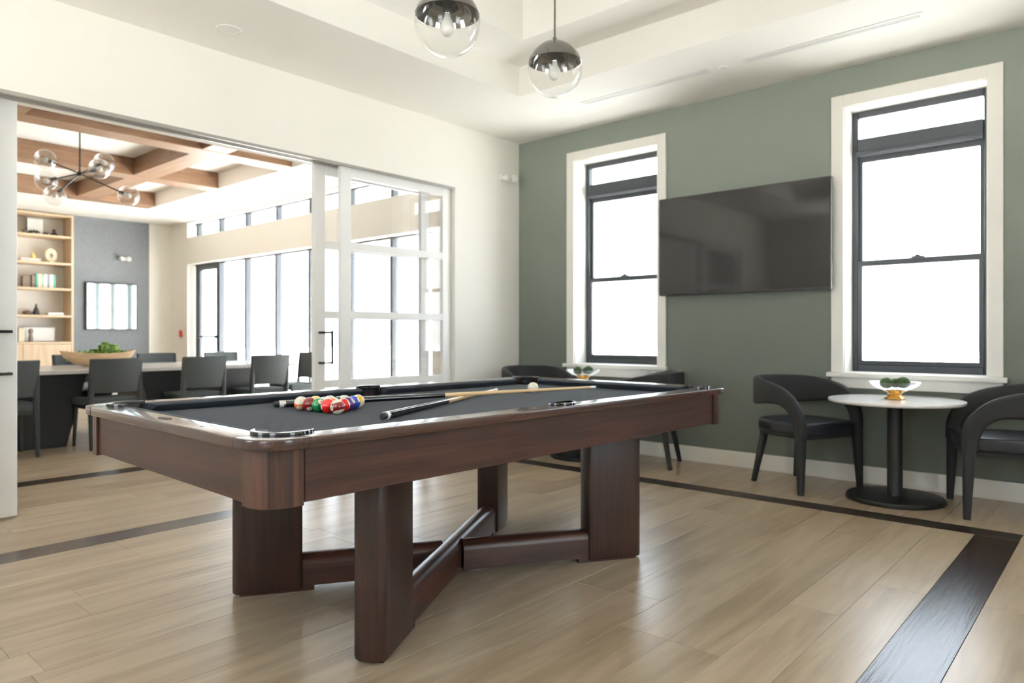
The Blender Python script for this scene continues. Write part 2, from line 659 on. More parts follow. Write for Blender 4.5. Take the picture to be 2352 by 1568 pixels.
# baseboards -----------------------------------------------------
b = MB()
b.box(.016, XR, -.016, 0, 0, .125, .003, 1)
struct(b.build('baseboard_back', M['trim'], smooth=0))
b = MB()
b.box(0, .015, -.92, 0, 0, .125, .003, 1)
b.box(0, .015, YB, OP0, 0, .125, .003, 1)
struct(b.build('baseboard_left', M['trim'], smooth=0))
b = MB()
b.box(XF, XF + .015, -1.5, 0, 0, .125, .003, 1)
struct(b.build('baseboard_dining_far', M['trim'], smooth=0))

# windows in the green wall -------------------------------------------------
YFR = .20
def sash_window(name, X0, X1):
    t = empty(name, (X0, 0, .80))
    struct(t)
    wd = X1 - X0
    fr = M['window_frame']
    m = MB()      # fixed frame
    m.box(0, .045, YFR - .02, YFR + .04, 0, 1.96, .004, 1)
    m.box(wd - .045, wd, YFR - .02, YFR + .04, 0, 1.96, .004, 1)
    m.box(.045, wd - .045, YFR - .02, YFR + .04, 0, .055, .004, 1)
    m.box(.045, wd - .045, YFR - .02, YFR + .04, 1.905, 1.96, .004, 1)
    m.build('window_frame', fr, t)
    m = MB()
    m.box(.045, wd - .045, YFR - .04, YFR + .04, 1.615, 1.745, .006, 1)
    m.box(.045, wd - .045, YFR - .055, YFR - .04, 1.625, 1.650, .003, 1)
    m.build('transom_bar', fr, t)
    m = MB()      # upper sash
    m.box(.045, .070, YFR + .01, YFR + .035, .80, 1.615)
    m.box(wd - .070, wd - .045, YFR + .01, YFR + .035, .80, 1.615)
    m.box(.070, wd - .070, YFR + .01, YFR + .035, 1.575, 1.615)
    m.box(.070, wd - .070, YFR + .01, YFR + .035, .80, .835)
    up = m.build('upper_sash', fr, t)
    m = MB()
    m.box(.045, .075, YFR - .02, YFR + .008, .055, .825)
    m.box(wd - .075, wd - .045, YFR - .02, YFR + .008, .055, .825)
    m.box(.075, wd - .075, YFR - .02, YFR + .008, .055, .085)
    m.box(.075, wd - .075, YFR - .02, YFR + .008, .790, .825)
    lo = m.build('lower_sash', fr, t)
    m = MB()
    m.prism([(wd / 2 - .045, YFR - .02), (wd / 2 + .045, YFR - .02), (wd / 2 + .03, YFR - .045), (wd / 2 - .03, YFR - .045)], .822, .842, .003, 1)
    m.lathe([(.016, 0), (.016, .012), (.004, .014)], 12, Matrix.Translation((wd / 2, YFR - .025, .84)))
    m.build('sash_lock', fr, lo)
    for nm, p, z0, z1, yy in (('pane', up, .835, 1.575, YFR + .022), ('pane', lo, .085, .79, YFR - .006), ('pane', t, 1.745, 1.905, YFR + .022)):
        MB().box(.045, wd - .045, yy, yy + .004, z0 - .005, z1 + .005).build(nm, M['glass'], p, smooth=0)
    # painted casing, stool and apron of the window
    m = MB()
    cw = .087
    m.box(-cw, 0, -.020, 0, 0, 1.96 + cw, .003, 1)
    m.build('casing', M['trim'], t)
    m = MB()
    m.box(wd, wd + cw, -.020, 0, 0, 1.96 + cw, .003, 1)
    m.build('casing', M['trim'], t)
    m = MB()
    m.box(0, wd, -.020, 0, 1.96, 1.96 + cw, .003, 1)
    m.build('casing', M['trim'], t)
    m = MB()      # white lining of the reveal
    m.box(-.001, .006, 0, YFR - .02, 0, 1.962)
    m.box(wd - .006, wd + .001, 0, YFR - .02, 0, 1.962)
    m.box(0, wd, 0, YFR - .02, 1.955, 1.962)
    m.build('reveal', M['trim'], t, smooth=0)
    m = MB()
    m.box(-cw - .025, wd + cw + .025, -.055, 0, -.035, 0, .006, 2)
    m.box(.0, wd, 0, YFR - .02, -.035, .002)
    m.build('window_sill', M['trim'], t)
    m = MB()
    m.box(-cw, wd + cw, -.018, 0, -.115, -.035, .003, 1)
    m.build('sill_apron', M['trim'], t)
    portal((X0 + wd / 2, .27, 1.78), (PI / 2, 0, PI), wd, 1.96)
    return t
sash_window('window_1', W1[0], W1[1])
sash_window('window_2', W2[0], W2[1])
sash_window('window_3', W3[0], W3[1])

# dining room glazing ---------------------------------------------------------
MULX = [-7.60, -6.78, -5.89, -4.97, -4.07, -3.13, -2.23, -1.365]
gw = struct(empty('window_4', (0, 0, 0)))
for i, xm in enumerate(MULX):
    m = MB()
    ww = .05 if i else .055
    m.box(xm - ww / 2, xm + ww / 2, .12, .22, 0.0, 2.30, .004, 1)
    m.build('mullion', M['window_frame'], gw)
    m = MB()
    m.box(xm - .03, xm + .03, .14, .22, 2.775, 3.035)
    m.build('clerestory_mullion', M['window_frame'], gw, smooth=0)
    if i + 1 < len(MULX):
        x1 = MULX[i + 1]
        MB().box(xm + .025, x1 - .025, .168, .174, 0.02, 2.285).build('pane', M['glass'], gw, smooth=0)
        MB().box(xm + .03, x1 - .03, .176, .182, 2.78, 3.03).build('pane', M['glass'], gw, smooth=0)
m = MB()
m.box(DX0, DX1, .14, .20, 2.285, 2.31)
m.box(DX0, DX1, .14, .20, 0, .03)
m.build('head_rail', M['window_frame'], gw, smooth=0)
m = MB()
m.box(DX0, DX1, .15, .20, 3.015, 3.035)
m.build('clerestory_rail', M['window_frame'], gw, smooth=0)
portal(((DX0 + DX1) / 2, .27, 1.15), (PI / 2, 0, PI), DX1 - DX0, 2.3)
portal(((DX0 + DX1) / 2, .27, 2.905), (PI / 2, 0, PI), DX1 - DX0, .26)
gd = struct(empty('door_1', (-7.57, .15, 0)))
m = MB()
m.box(0, .09, -.025, .025, .01, 2.28, .003, 1)
m.box(.70, .765, -.025, .025, .01, 2.28, .003, 1)
m.box(.09, .70, -.025, .025, 2.20, 2.28)
m.box(.09, .70, -.025, .025, .01, .20)
m.build('door_frame', M['window_frame'], gd)
m = MB()
m.box(.06, .72, -.07, -.045, 1.03, 1.06, .004, 1)
m.box(.07, .10, -.05, -.02, 1.02, 1.07)
m.box(.68, .71, -.05, -.02, 1.02, 1.07)
m.build('push_bar', M['black_metal'], gd)
# windows behind the camera
for i, (a, b2, z0, z1) in enumerate(BWIN):
    t = struct(empty('window_%d' % (5 + i), (a, YB, z0)))
    m = MB()
    wd, hh = b2 - a, z1 - z0
    for q in ((0, .06, 0, hh), (wd - .06, wd, 0, hh), (.06, wd - .06, 0, .06), (.06, wd - .06, hh - .06, hh), (.06, wd - .06, hh / 2 - .03, hh / 2 + .03)):
        m.box(q[0], q[1], -.2, -.15, q[2], q[3])
    m.build('window_frame', M['window_frame'], t, smooth=0)
    portal(((a + b2) / 2, YB - .27, (z0 + z1) / 2), (PI / 2, 0, 0), wd, hh)
portal((XR + .27, -4.1, 1.65), (PI / 2, 0, PI / 2), 1.2, 1.7)

# sliding glass doors ----------------------------------------------------------
def leaf(name, x, ylead, sgn, handle):
    """sliding glazed leaf; ylead = its leading edge, sgn = +1 when it runs towards +y from there"""
    t = struct(empty(name, (x, ylead, 0)))
    L = 1.235
    w_, dp = .105, .04
    def yb(a, b, *r, mb):
        a, b = sgn * a, sgn * b
        mb.box(-dp / 2, dp / 2, min(a, b), max(a, b), *r, .003, 1)
    for a in (0, L - w_):
        m = MB()
        yb(a, a + w_, .012, 2.452, mb=m)
        m.build('stile', M['door_white'], t)
    for z0, z1 in ((2.372, 2.452), (1.775, 1.840), (1.210, 1.272), (.642, .708), (.012, .14)):
        m = MB()
        yb(w_, L - w_, z0, z1, mb=m)
        m.build('rail', M['door_white'], t)
    for z0, z1 in ((1.84, 2.372), (1.272, 1.775), (.708, 1.21), (.14, .642)):
        m = MB()
        a, b = sorted((sgn * w_, sgn * (L - w_)))
        m.box(-.003, .003, a, b, z0, z1)
        m.build('pane', M['glass'], t, smooth=0)
    if handle:
        m = MB()
        y1, y2 = sgn * .045, sgn * .135
        for z in (.85, 1.095):
            m.tube([(dp / 2, y1, z), (dp / 2 + .05, y1, z)], .009, 10)
            m.tube([(dp / 2 + .05, y1 - sgn * .009, z), (dp / 2 + .05, y2, z)], .009, 10)
        m.tube([(dp / 2 + .05, y2, .835), (dp / 2 + .05, y2, 1.11)], .011, 12)
        m.build('handle', M['black_metal'], t)
leaf('door_2', -.065, -2.165, 1, False)
leaf('door_3', -.165, -2.345, 1, True)
leaf('door_4', -.165, -4.355, -1, True)
leaf('door_5', -.065, -4.51, -1, False)
m = MB()
for x0 in (-.115, -.035):
    m.box(x0, x0 + .03, OP0, OP1, 2.452, 2.459)
m.box(-.008, .004, OP0, OP1, 2.440, 2.462)
m.box(-.13, -.11, OP0, OP1, 2.445, 2.459)
struct(m.build('trim_1', M['aluminium'], smooth=0))

# outside ground -----------------------------------------------------------------
m = MB()
m.box(-60, 60, -60, 60, -.35, -.22)
struct(m.build('ground_outside', M['concrete'], smooth=0))

# ================================================================ POOL TABLE
TH = math.radians(-1.5317)
TCX, TCY = 2.4744, -3.3348
table = empty('pool_table', (TCX, TCY, 0), TH, 'walnut pool table with charcoal felt and crossed plank legs in the middle of the room', 'pool table')
HW, HL = .7156, 1.2963
ZT, ZR = .8055, .7745
ZB = .768
RW = .095
RC = (.575, 1.155)
PR = .078
SC = (.622, 0.0)

def arc(cx, cy, r, a0, a1, n):
    return [(cx + r * math.cos(math.radians(a0 + (a1 - a0) * i / n)), cy + r * math.sin(math.radians(a0 + (a1 - a0) * i / n))) for i in range(n + 1)]

def mirror_pts(pts, sx, sy):
    p = [(a * sx, b * sy) for a, b in pts]
    return p if sx * sy > 0 else p[::-1]

corner = [(RC[0], HL)] + [(HW - .10 + .10 * math.cos(math.radians(a)), HL - .10 + .10 * math.sin(math.radians(a))) for a in range(90, -1, -10)] \
    + [(HW, RC[1]), (RC[0] + PR, RC[1])] + arc(RC[0], RC[1], PR, 0, 90, 8)[1:]
corner = corner[::-1]
for sx in (1, -1):
    for sy in (1, -1):
        m = MB()
        m.prism(mirror_pts(corner, sx, sy), ZR, ZT, .0050, 3)
        m.build('rail_corner', M['rail_x'], table, smooth=50)
for sy in (1, -1):       # short rails
    m = MB()
    y0, y1 = sorted((sy * (HL - RW), sy * HL))
    m.box(-RC[0] + .001, RC[0] - .001, y0, y1, ZR, ZT, .0050, 3)
    m.build('short_rail', M['rail_x'], table, smooth=50)
for sx in (1, -1):       # long rails with the side-pocket notch
    pts = [(HW - RW, -RC[1] + .001), (HW, -RC[1] + .001), (HW, RC[1] - .001), (HW - RW, RC[1] - .001)]
    a = math.degrees(math.acos((HW - RW - SC[0]) / .062))
    pts += arc(SC[0], SC[1], .062, a, -a, 10)
    m = MB()
    m.prism(mirror_pts(pts, sx, 1), ZR, ZT, .0050, 3)
    m.build('long_rail', M['rail_y'], table, smooth=50)

# playing surface with pocket cut-outs
bx, by = RC[0] + .03, RC[1] + .03
def bed_pts():
    out = []
    q = .058
    for sx, sy, a0, a1 in ((1, 1, -90, -180), (-1, 1, 0, -90), (-1, -1, 90, 0), (1, -1, 180, 90)):
        cx, cy = sx * RC[0], sy * RC[1]
        e = math.degrees(math.asin(.03 / q))
        pts = {(1, 1): arc(cx, cy, q + .0, -60, -210, 8), (-1, 1): arc(cx, cy, q, 30, -120, 8)[0:],
               (-1, -1): arc(cx, cy, q, 120, -30, 8), (1, -1): arc(cx, cy, q, 210, 60, 8)}[(sx, sy)]
        out.append(pts)
    a, b, c_, d = out
    right = arc(SC[0], 0, .055, 252, 108, 8)
    left = arc(-SC[0], 0, .055, 72, -72, 8)
    return d + right + a + b + left + c_
m = MB()
m.prism(bed_pts(), ZB - .03, ZB)
m.build('playing_surface', M['felt'], table, smooth=0)

# cushions: a noses-in wedge per side
def cushion(p0, p1, inward, e0, e1, name='cushion'):
    p0, p1, n = Vector((*p0, 0)), Vector((*p1, 0)), Vector((*inward, 0))
    d = (p1 - p0).normalized()
    b = bmesh.new()
    prof = [(0, ZT - .003), (.012, ZT - .0015), (.040, ZT - .006), (.047, ZT - .011), (.045, ZT - .016), (.022, ZB + .002), (0, ZB + .002)]
    r0 = [b.verts.new(p0 + d * (e0 * k / .047) + n * k + Vector((0, 0, z))) for k, z in prof]
    r1 = [b.verts.new(p1 - d * (e1 * k / .047) + n * k + Vector((0, 0, z))) for k, z in prof]
    for i in range(len(prof)):
        j = (i + 1) % len(prof)
        b.faces.new((r0[i], r0[j], r1[j], r1[i]))
    b.faces.new(r0)
    b.faces.new(r1)
    bmesh.ops.recalc_face_normals(b, faces=list(b.faces))
    mm = MB()
    mm._put(b)
    mm.build(name, M['felt'], table, smooth=40)
xi, yi = HW - RW - .0005, HL - RW - .0005
for sy in (1, -1):
    cushion((-RC[0] + .052, sy * yi), (RC[0] - .052, sy * yi), (0, -sy), .045, .045)
for sx in (1, -1):
    for sy in (1, -1):
        cushion((sx * xi, sy * .066), (sx * xi, sy * (RC[1] - .052)), (-sx, 0), .012, .045)

# pockets: glossy black castings with leather cups
def pocket(cx, cy, adir, half, r0, r1):
    m = MB()
    a0, a1 = adir - half, adir + half
    outer, inner = [], []
    for k in range(25):                      # crescent: full width outward, thin at the horns
        f = -1 + 2 * k / 24
        a = math.radians(adir + half * f)
        wd = (r1 - r0) * (1 - .72 * abs(f) ** 2.5)
        outer.append((cx + r1 * math.cos(a), cy + r1 * math.sin(a)))
        inner.append((cx + (r1 - wd) * math.cos(a), cy + (r1 - wd) * math.sin(a)))
    m.prism(outer + inner[::-1], ZT - .004, ZT + .0085, .003, 2)
    ring = m.build('pocket', M['black_gloss'], table, smooth=40)
    m = MB()
    m.prism([(cx + (p[0] - cx) * .985, cy + (p[1] - cy) * .985) for p in outer] + arc(cx, cy, (r0 - .026) if r1 > .08 else .012, adir + half, adir - half, 16), ZT - .003, ZT + .0060)
    m.build('pocket_web', M['leather'], ring, smooth=0)
    m = MB()
    m.lathe([(r0 + .003, ZT - .004), (r0 + .001, ZT - .05), (r0 - .008, ZT - .13), (r0 - .03, ZT - .145), (0, ZT - .148)], 24,
            Matrix.Translation((cx, cy, 0)), caps=False)
    # keep only the outward half above the bed so that balls could roll in
    kill = [v for v in m.bm.verts if v.co.z > ZB - .004 and Vector((v.co.x - cx, v.co.y - cy)).dot(Vector((math.cos(math.radians(adir)), math.sin(math.radians(adir))))) < -.02]
    bmesh.ops.delete(m.bm, geom=kill, context='VERTS')
    m.build('pocket_liner', M['leather'], ring)
for sx in (1, -1):
    for sy in (1, -1):
        pocket(sx * RC[0], sy * RC[1], math.degrees(math.atan2(sy, sx)), 100, .064, .085)
    pocket(sx * SC[0], 0, 0 if sx > 0 else 180, 86, .052, .070)

# inlaid sights and the oval plate
def sight(x, y):
    m = MB()
    m.lathe([(.0085, ZT - .002), (.0085, ZT + .0006), (0, ZT + .0007)], 16, Matrix.Translation((x, y, 0)))
    m.build('sight', M['black_gloss'], table)
for sx in (1, -1):
    for y in (-.871, -.58, -.29, .29, .58, .871):
        sight(sx * (HW - .046), y)
for sy in (1, -1):
    for x in (-.29, .29):
        sight(x, sy * (HL - .046))
m = MB()
for sy in (1, -1):
    m = MB()
    m.lathe([(.5, ZT - .002), (.5, ZT + .0010), (0, ZT + .0011)], 28, Matrix.Translation((0, sy * (HL - .048), 0)) @ Matrix.Diagonal((.085, .030, 1, 1)))
    m.build('oval_plate', M['black_metal'], table)

# aprons and stave-built corner posts
AI = .030
for sx in (1, -1):
    m = MB()
    x0, x1 = sorted((sx * (HW - AI), sx * (HW - AI - .025)))
    m.box(x0, x1, -RC[1] + .003, RC[1] - .003, .628, ZR, .0015, 1)
    m.build('apron', M['walnut_y'], table)
for sy in (1, -1):
    m = MB()
    y0, y1 = sorted((sy * (HL - AI), sy * (HL - AI - .025)))
    m.box(-RC[0] + .003, RC[0] - .003, y0, y1, .628, ZR, .0015, 1)
    m.build('apron', M['walnut_x'], table)
m = MB()
m.box(-HW + .06, HW - .06, -HL + .06, HL - .06, .66, .735)
m.build('underframe', M['black'], table, smooth=0)
ro, inset = .085, .022
path = []
ex, ey = HW - inset, HL - inset
flat1 = (ex, RC[1] + .004)
for k in range(3):
    path.append((ex, RC[1] + .004 + (ey - ro - RC[1] - .004) * k / 2))
path += arc(ex - ro, ey - ro, ro, 0, 90, 8)[1:]
path += [(RC[0] + .004 + (ex - ro - RC[0] - .004) * (1 - k / 2), ey) for k in (1, 2)]
post_stave = []
for sx in (1, -1):
    for sy in (1, -1):
        post = MB()
        post.prism(mirror_pts([(RC[0] + .01, RC[1] + .01), (ex - .03, RC[1] + .01), (ex - .03, ey - .07), (ex - .07, ey - .03), (RC[0] + .01, ey - .03)], sx, sy), .63, ZR - .004)
        post = post.build('corner_post', M['black'], table, smooth=0)
        for (a, b2) in zip(path, path[1:]):
            def inn(p):
                c0 = Vector((ex - ro, ey - ro))
                q = Vector(p)
                nrm = Vector((1, 0)) if q.y <= ey - ro + 1e-4 else (Vector((0, 1)) if q.x <= ex - ro + 1e-4 else (q - c0).normalized())
                return tuple(q - nrm * .02)
            pts = [a, b2, inn(b2), inn(a)]
            m = MB()
            m.prism(mirror_pts(pts, sx, sy), .622, ZR + .001)
            m.build('stave', M['walnut_stave'], post, smooth=0)

# legs and crossed stretchers
DA = math.atan2(.862, .507)
for ia, a in enumerate((DA, -DA, PI - DA, PI + DA)):
    m = MB()
    R1, R2 = .040, .010
    out = [(.648 + R2, -.058)] + arc(.925 - R1, -.058 + R1, R1, -90, 0, 6) + arc(.925 - R1, .058 - R1, R1, 0, 90, 6) + arc(.648 + R2, .058 - R2, R2, 90, 180, 3) + arc(.648 + R2, -.058 + R2, R2, 180, 270, 3)[:-1]
    m.prism(out, .010, .66, .008, 2)
    lg = m.build('leg', M['walnut_z'], table, smooth=50, rot=(0, 0, a))
    m = MB()
    m.box(.60, .895, -.045, .045, 0, .020)
    m.build('foot_pad', M['walnut_x'], lg, smooth=0)
def strsec():
    pts = [(-.048, -.062), (.048, -.062)]
    for k in range(9):
        aa = math.radians(180 * k / 8)
        pts.append((.048 * math.cos(aa), .022 + .046 * math.sin(aa)))
    return pts
# along the front-right diagonal: one full-length piece, the other two halves butt into it
m = MB()
m.sweep([(-.652, 0, .085), (.652, 0, .085)], [strsec(), strsec()])
m.build('stretcher', M['walnut_x'], table, smooth=50, rot=(0, 0, -DA))
for s in (1, -1):
    m = MB()
    m.sweep([(s * .046, 0, .083), (s * .652, 0, .083)], [strsec(), strsec()])
    m.build('stretcher', M['walnut_x'], table, smooth=50, rot=(0, 0, DA))

def T2W(x, y, z):
    c_, s_ = math.cos(TH), math.sin(TH)
    return Vector((TCX + x * c_ - y * s_, TCY + x * s_ + y * c_, z))

# ---------------------------------------------------------------- balls
BR = .028575
BC = {1: (.85, .50, .02), 2: (.02, .05, .42), 3: (.62, .012, .008), 4: (.070, .020, .150), 5: (.80, .14, .02), 6: (.012, .20, .055),
      7: (.20, .010, .012), 8: (.01, .01, .01)}
NAMES = {1: 'yellow', 2: 'blue', 3: 'red', 4: 'purple', 5: 'orange', 6: 'green', 7: 'maroon', 8: 'black'}
def ball_mat(n):
    base = BC[n if n <= 8 else n - 8]
    m, t, b = nt('ball_%d_lacquer' % n)
    setp(b, rough=.07, coat=.7, coatr=.03)
    tc = t.nodes.new('ShaderNodeTexCoord')
    sep = t.nodes.new('ShaderNodeSeparateXYZ')
    t.links.new(tc.outputs['Object'], sep.inputs[0])
    def absgt(out, thr, op='GREATER_THAN'):
        a = t.nodes.new('ShaderNodeMath')
        a.operation = 'ABSOLUTE'
        t.links.new(out, a.inputs[0])
        g_ = t.nodes.new('ShaderNodeMath')
        g_.operation = op
        g_.inputs[1].default_value = thr
        t.links.new(a.outputs[0], g_.inputs[0])
        return g_.outputs[0]
    cap = absgt(sep.outputs['X'], BR * math.cos(math.radians(23)))
    fac = cap
    if n > 8:
        pole = absgt(sep.outputs['Z'], BR * .52)
        mxn = t.nodes.new('ShaderNodeMath')
        mxn.operation = 'MAXIMUM'
        t.links.new(cap, mxn.inputs[0])
        t.links.new(pole, mxn.inputs[1])
        fac = mxn.outputs[0]
    mx = t.nodes.new('ShaderNodeMix')
    mx.data_type = 'RGBA'
    mx.inputs['A'].default_value = (*base, 1)
    mx.inputs['B'].default_value = (.80, .75, .58, 1)
    t.links.new(fac, mx.inputs['Factor'])
    t.links.new(mx.outputs['Result'], b.inputs['Base Color'])
    return m

def sphere_mesh():
    m = MB()
    m.lathe([(BR * math.sin(PI * i / 24), -BR * math.cos(PI * i / 24)) for i in range(25)], 40)
    return m
def number_on(ball, n):
    """the ball's number, wrapped onto its two white discs"""
    cu = bpy.data.curves.new('numeral', 'FONT')
    cu.body = str(n)
    cu.size = .0125
    cu.align_x = 'CENTER'
    cu.align_y = 'CENTER'
    cu.resolution_u = 3
    o = bpy.data.objects.new('numeral', cu)
    me = o.to_mesh()
    for s in (1, -1):
        m = MB()
        b = bmesh.new()
        b.from_mesh(me)
        bmesh.ops.recalc_face_normals(b, faces=list(b.faces))
        for v in b.verts:
            y, z = v.co.x * s, v.co.y
            r = BR * 1.004
            v.co = Vector((s * math.sqrt(max(r * r - y * y - z * z, 1e-9)), y, z))
        m._put(b)
        m.build('number', M['black'], ball, smooth=0)
    o.to_mesh_clear()
    bpy.data.objects.remove(o)
    bpy.data.curves.remove(cu)

RANG = math.radians(5.5)
apex = Vector((-.112, -.428))
dirb = Vector((math.sin(RANG), -math.cos(RANG)))       # from the apex towards the head rail
side = Vector((math.cos(RANG), math.sin(RANG)))
rows = [[9], [12, 2], [10, 8, 4], [1, 14, 5, 11], [13, 7, 6, 3, 15]]
rots = {15: (.28, .10, math.radians(-92)), 3: (.1, .10, math.radians(-108)), 7: (.5, -.7, 2.5), 6: (1, .6, 2.9), 4: (.3, -.6, .5), 2: (.2, -.5, .7),
        5: (.1, -1.2, .4), 1: (.5, -.9, 1.5), 8: (.5, -1.0, .5)}
poles = {13: (.35, -.45, .75), 9: (-.55, -.45, .62), 11: (-.10, -.85, -.25), 10: (.1, .1, 1), 14: (.2, -.5, .8), 12: (.3, .1, .9)}
where = {9: 'at the far tip of the racked triangle', 12: 'behind the blue ball near the rack tip', 2: 'between the purple and the tip ball',
         10: 'on the far edge of the rack behind the black ball', 8: 'in the middle of the rack', 4: 'on the near edge of the rack', 1: 'on the far edge behind the solid maroon ball',
         14: 'inside the rack behind the green ball', 5: 'inside the rack behind the red ball', 11: 'just right of the front corner ball',
         13: 'at the left end of the front row', 7: 'second from left in the front row', 6: 'third in the front row', 3: 'fourth in the front row beside the corner ball',
         15: 'at the front corner of the rack nearest the viewer'}
for r, row in enumerate(rows):
    for i, n in enumerate(row):
        p = apex + dirb * (r * BR * 2 * .8665) + side * ((i - r / 2) * BR * 2.004)
        o = sphere_mesh().build('billiard_ball', ball_mat(n), None, smooth=180, loc=T2W(p.x, p.y, ZB + BR))
        if n in rots:
            o.rotation_euler = Euler(rots[n])
        else:
            o.rotation_euler = Vector(poles[n]).to_track_quat('Z', 'X').to_euler()
        nm = NAMES[n if n <= 8 else n - 8]
        tag(o, ('white ball with %s stripe ' % nm if n > 8 else 'solid %s ball ' % nm) + where[n], 'billiard ball', 'racked billiard balls')
        number_on(o, n)
cueb = sphere_mesh().build('cue_ball', M['ivory'], None, smooth=180, loc=T2W(-.084, .655, ZB + BR))
tag(cueb, 'plain ivory cue ball on the felt behind the longer cue shaft', 'billiard ball')

# ---------------------------------------------------------------- cues
def cue(name, butt, tip, label, joint=.50, ring=True):
    butt, tip = Vector(butt), Vector(tip)
    L = (tip - butt).length
    t = empty(name, butt, 0, label, 'pool cue', 'cues on the pool table')
    t.rotation_euler = (tip - butt).to_track_quat('X', 'Z').to_euler()
    R = lambda s: .0150 + (.0062 - .0150) * (s / L) ** 1.0
    def seg(nm, a, b2, mat, n=6, grow=0, par=t):
        m = MB()
        pts = [(a + (b2 - a) * i / n, 0, 0) for i in range(n + 1)]
        m.tube(pts, [R(q[0]) + grow for q in pts], 20)
        return m.build(nm, mat, par, smooth=40)
    m = MB()
    m.lathe([(0, -.022), (.009, -.022), (.0125, -.018), (.0135, 0)], 20, Matrix.Rotation(PI / 2, 4, 'Y'))
    m.build('bumper', M['black'], t)
    seg('butt_collar', 0, .018, M['white'], 2, .0003)
    seg('butt_ring', .018, .026, M['silver'], 1, .0001)
    seg('butt', .026, L * joint, M['black_gloss'], 8)
    seg('shaft', L * joint, L - .032, M['maple'], 10)
    seg('ferrule', L - .032, L - .008, M['white'], 1, .0002)
    seg('leather_tip', L - .008, L, M['plastic'], 1, 0)
    return t
cue('pool_cue', T2W(-.368, -.644, ZB + .0155), T2W(.195, .830, .8045), 'longer-looking pool cue lying across the other one, tip at right', .47)
cue('pool_cue', T2W(.310, -.606, ZB + .0155), T2W(-.328, .632, ZB + .0075), 'pool cue underneath with its butt end pointing at the viewer', .45)

# ================================================================ TV
tv = empty('television', (2.407, 0, 1.83), 0, 'large black flat television mounted on green wall between the windows', 'television')
hx, hz = .7135, .418
m = MB()
m.box(-hx, hx, -.105, -.055, -hz, hz, .006, 2)
m.build('housing', M['black'], tv)
m = MB()
m.box(-hx + .008, hx - .008, -.1065, -.1045, -hz + .018, hz - .008)
m.build('screen', M['screen'], tv, smooth=0)
m = MB()
m.box(-.25, .25, -.055, -.02, -.2, .2, .004, 1)
m.box(-.3, .3, -.02, 0, -.22, .22)
m.build('wall_bracket', M['black_metal'], tv)

# ================================================================ BISTRO SETS
def bistro_table(x, y, label):
    t = empty('bistro_table', (x, y, 0), 0, label, 'table', 'round bistro tables by the green wall')
    m = MB()
    m.lathe([(0, 0), (.285, 0), (.292, .006), (.292, .020), (.283, .030), (.06, .034), (0, .034)], 56)
    m.build('base', M['black_metal'], t, smooth=30)
    m = MB()
    m.lathe([(.049, .030), (.046, .04), (.046, .625), (0, .625)], 32)
    m.lathe([(.0, .618), (.16, .618), (.16, .632), (0, .632)], 32)
    m.build('pedestal', M['black_metal'], t, smooth=30)
    m = MB()
    m.lathe([(0, .632), (.385, .632), (.396, .638), (.400, .646), (.398, .655), (0, .657)], 72)
    m.build('table_top', M['marble'], t, smooth=30)
    return t
bistro_table(3.62, -.44, 'white round bistro table on black pedestal in front of the right window')
bistro_table(1.13, -.44, 'white round bistro table mostly hidden behind the pool table')

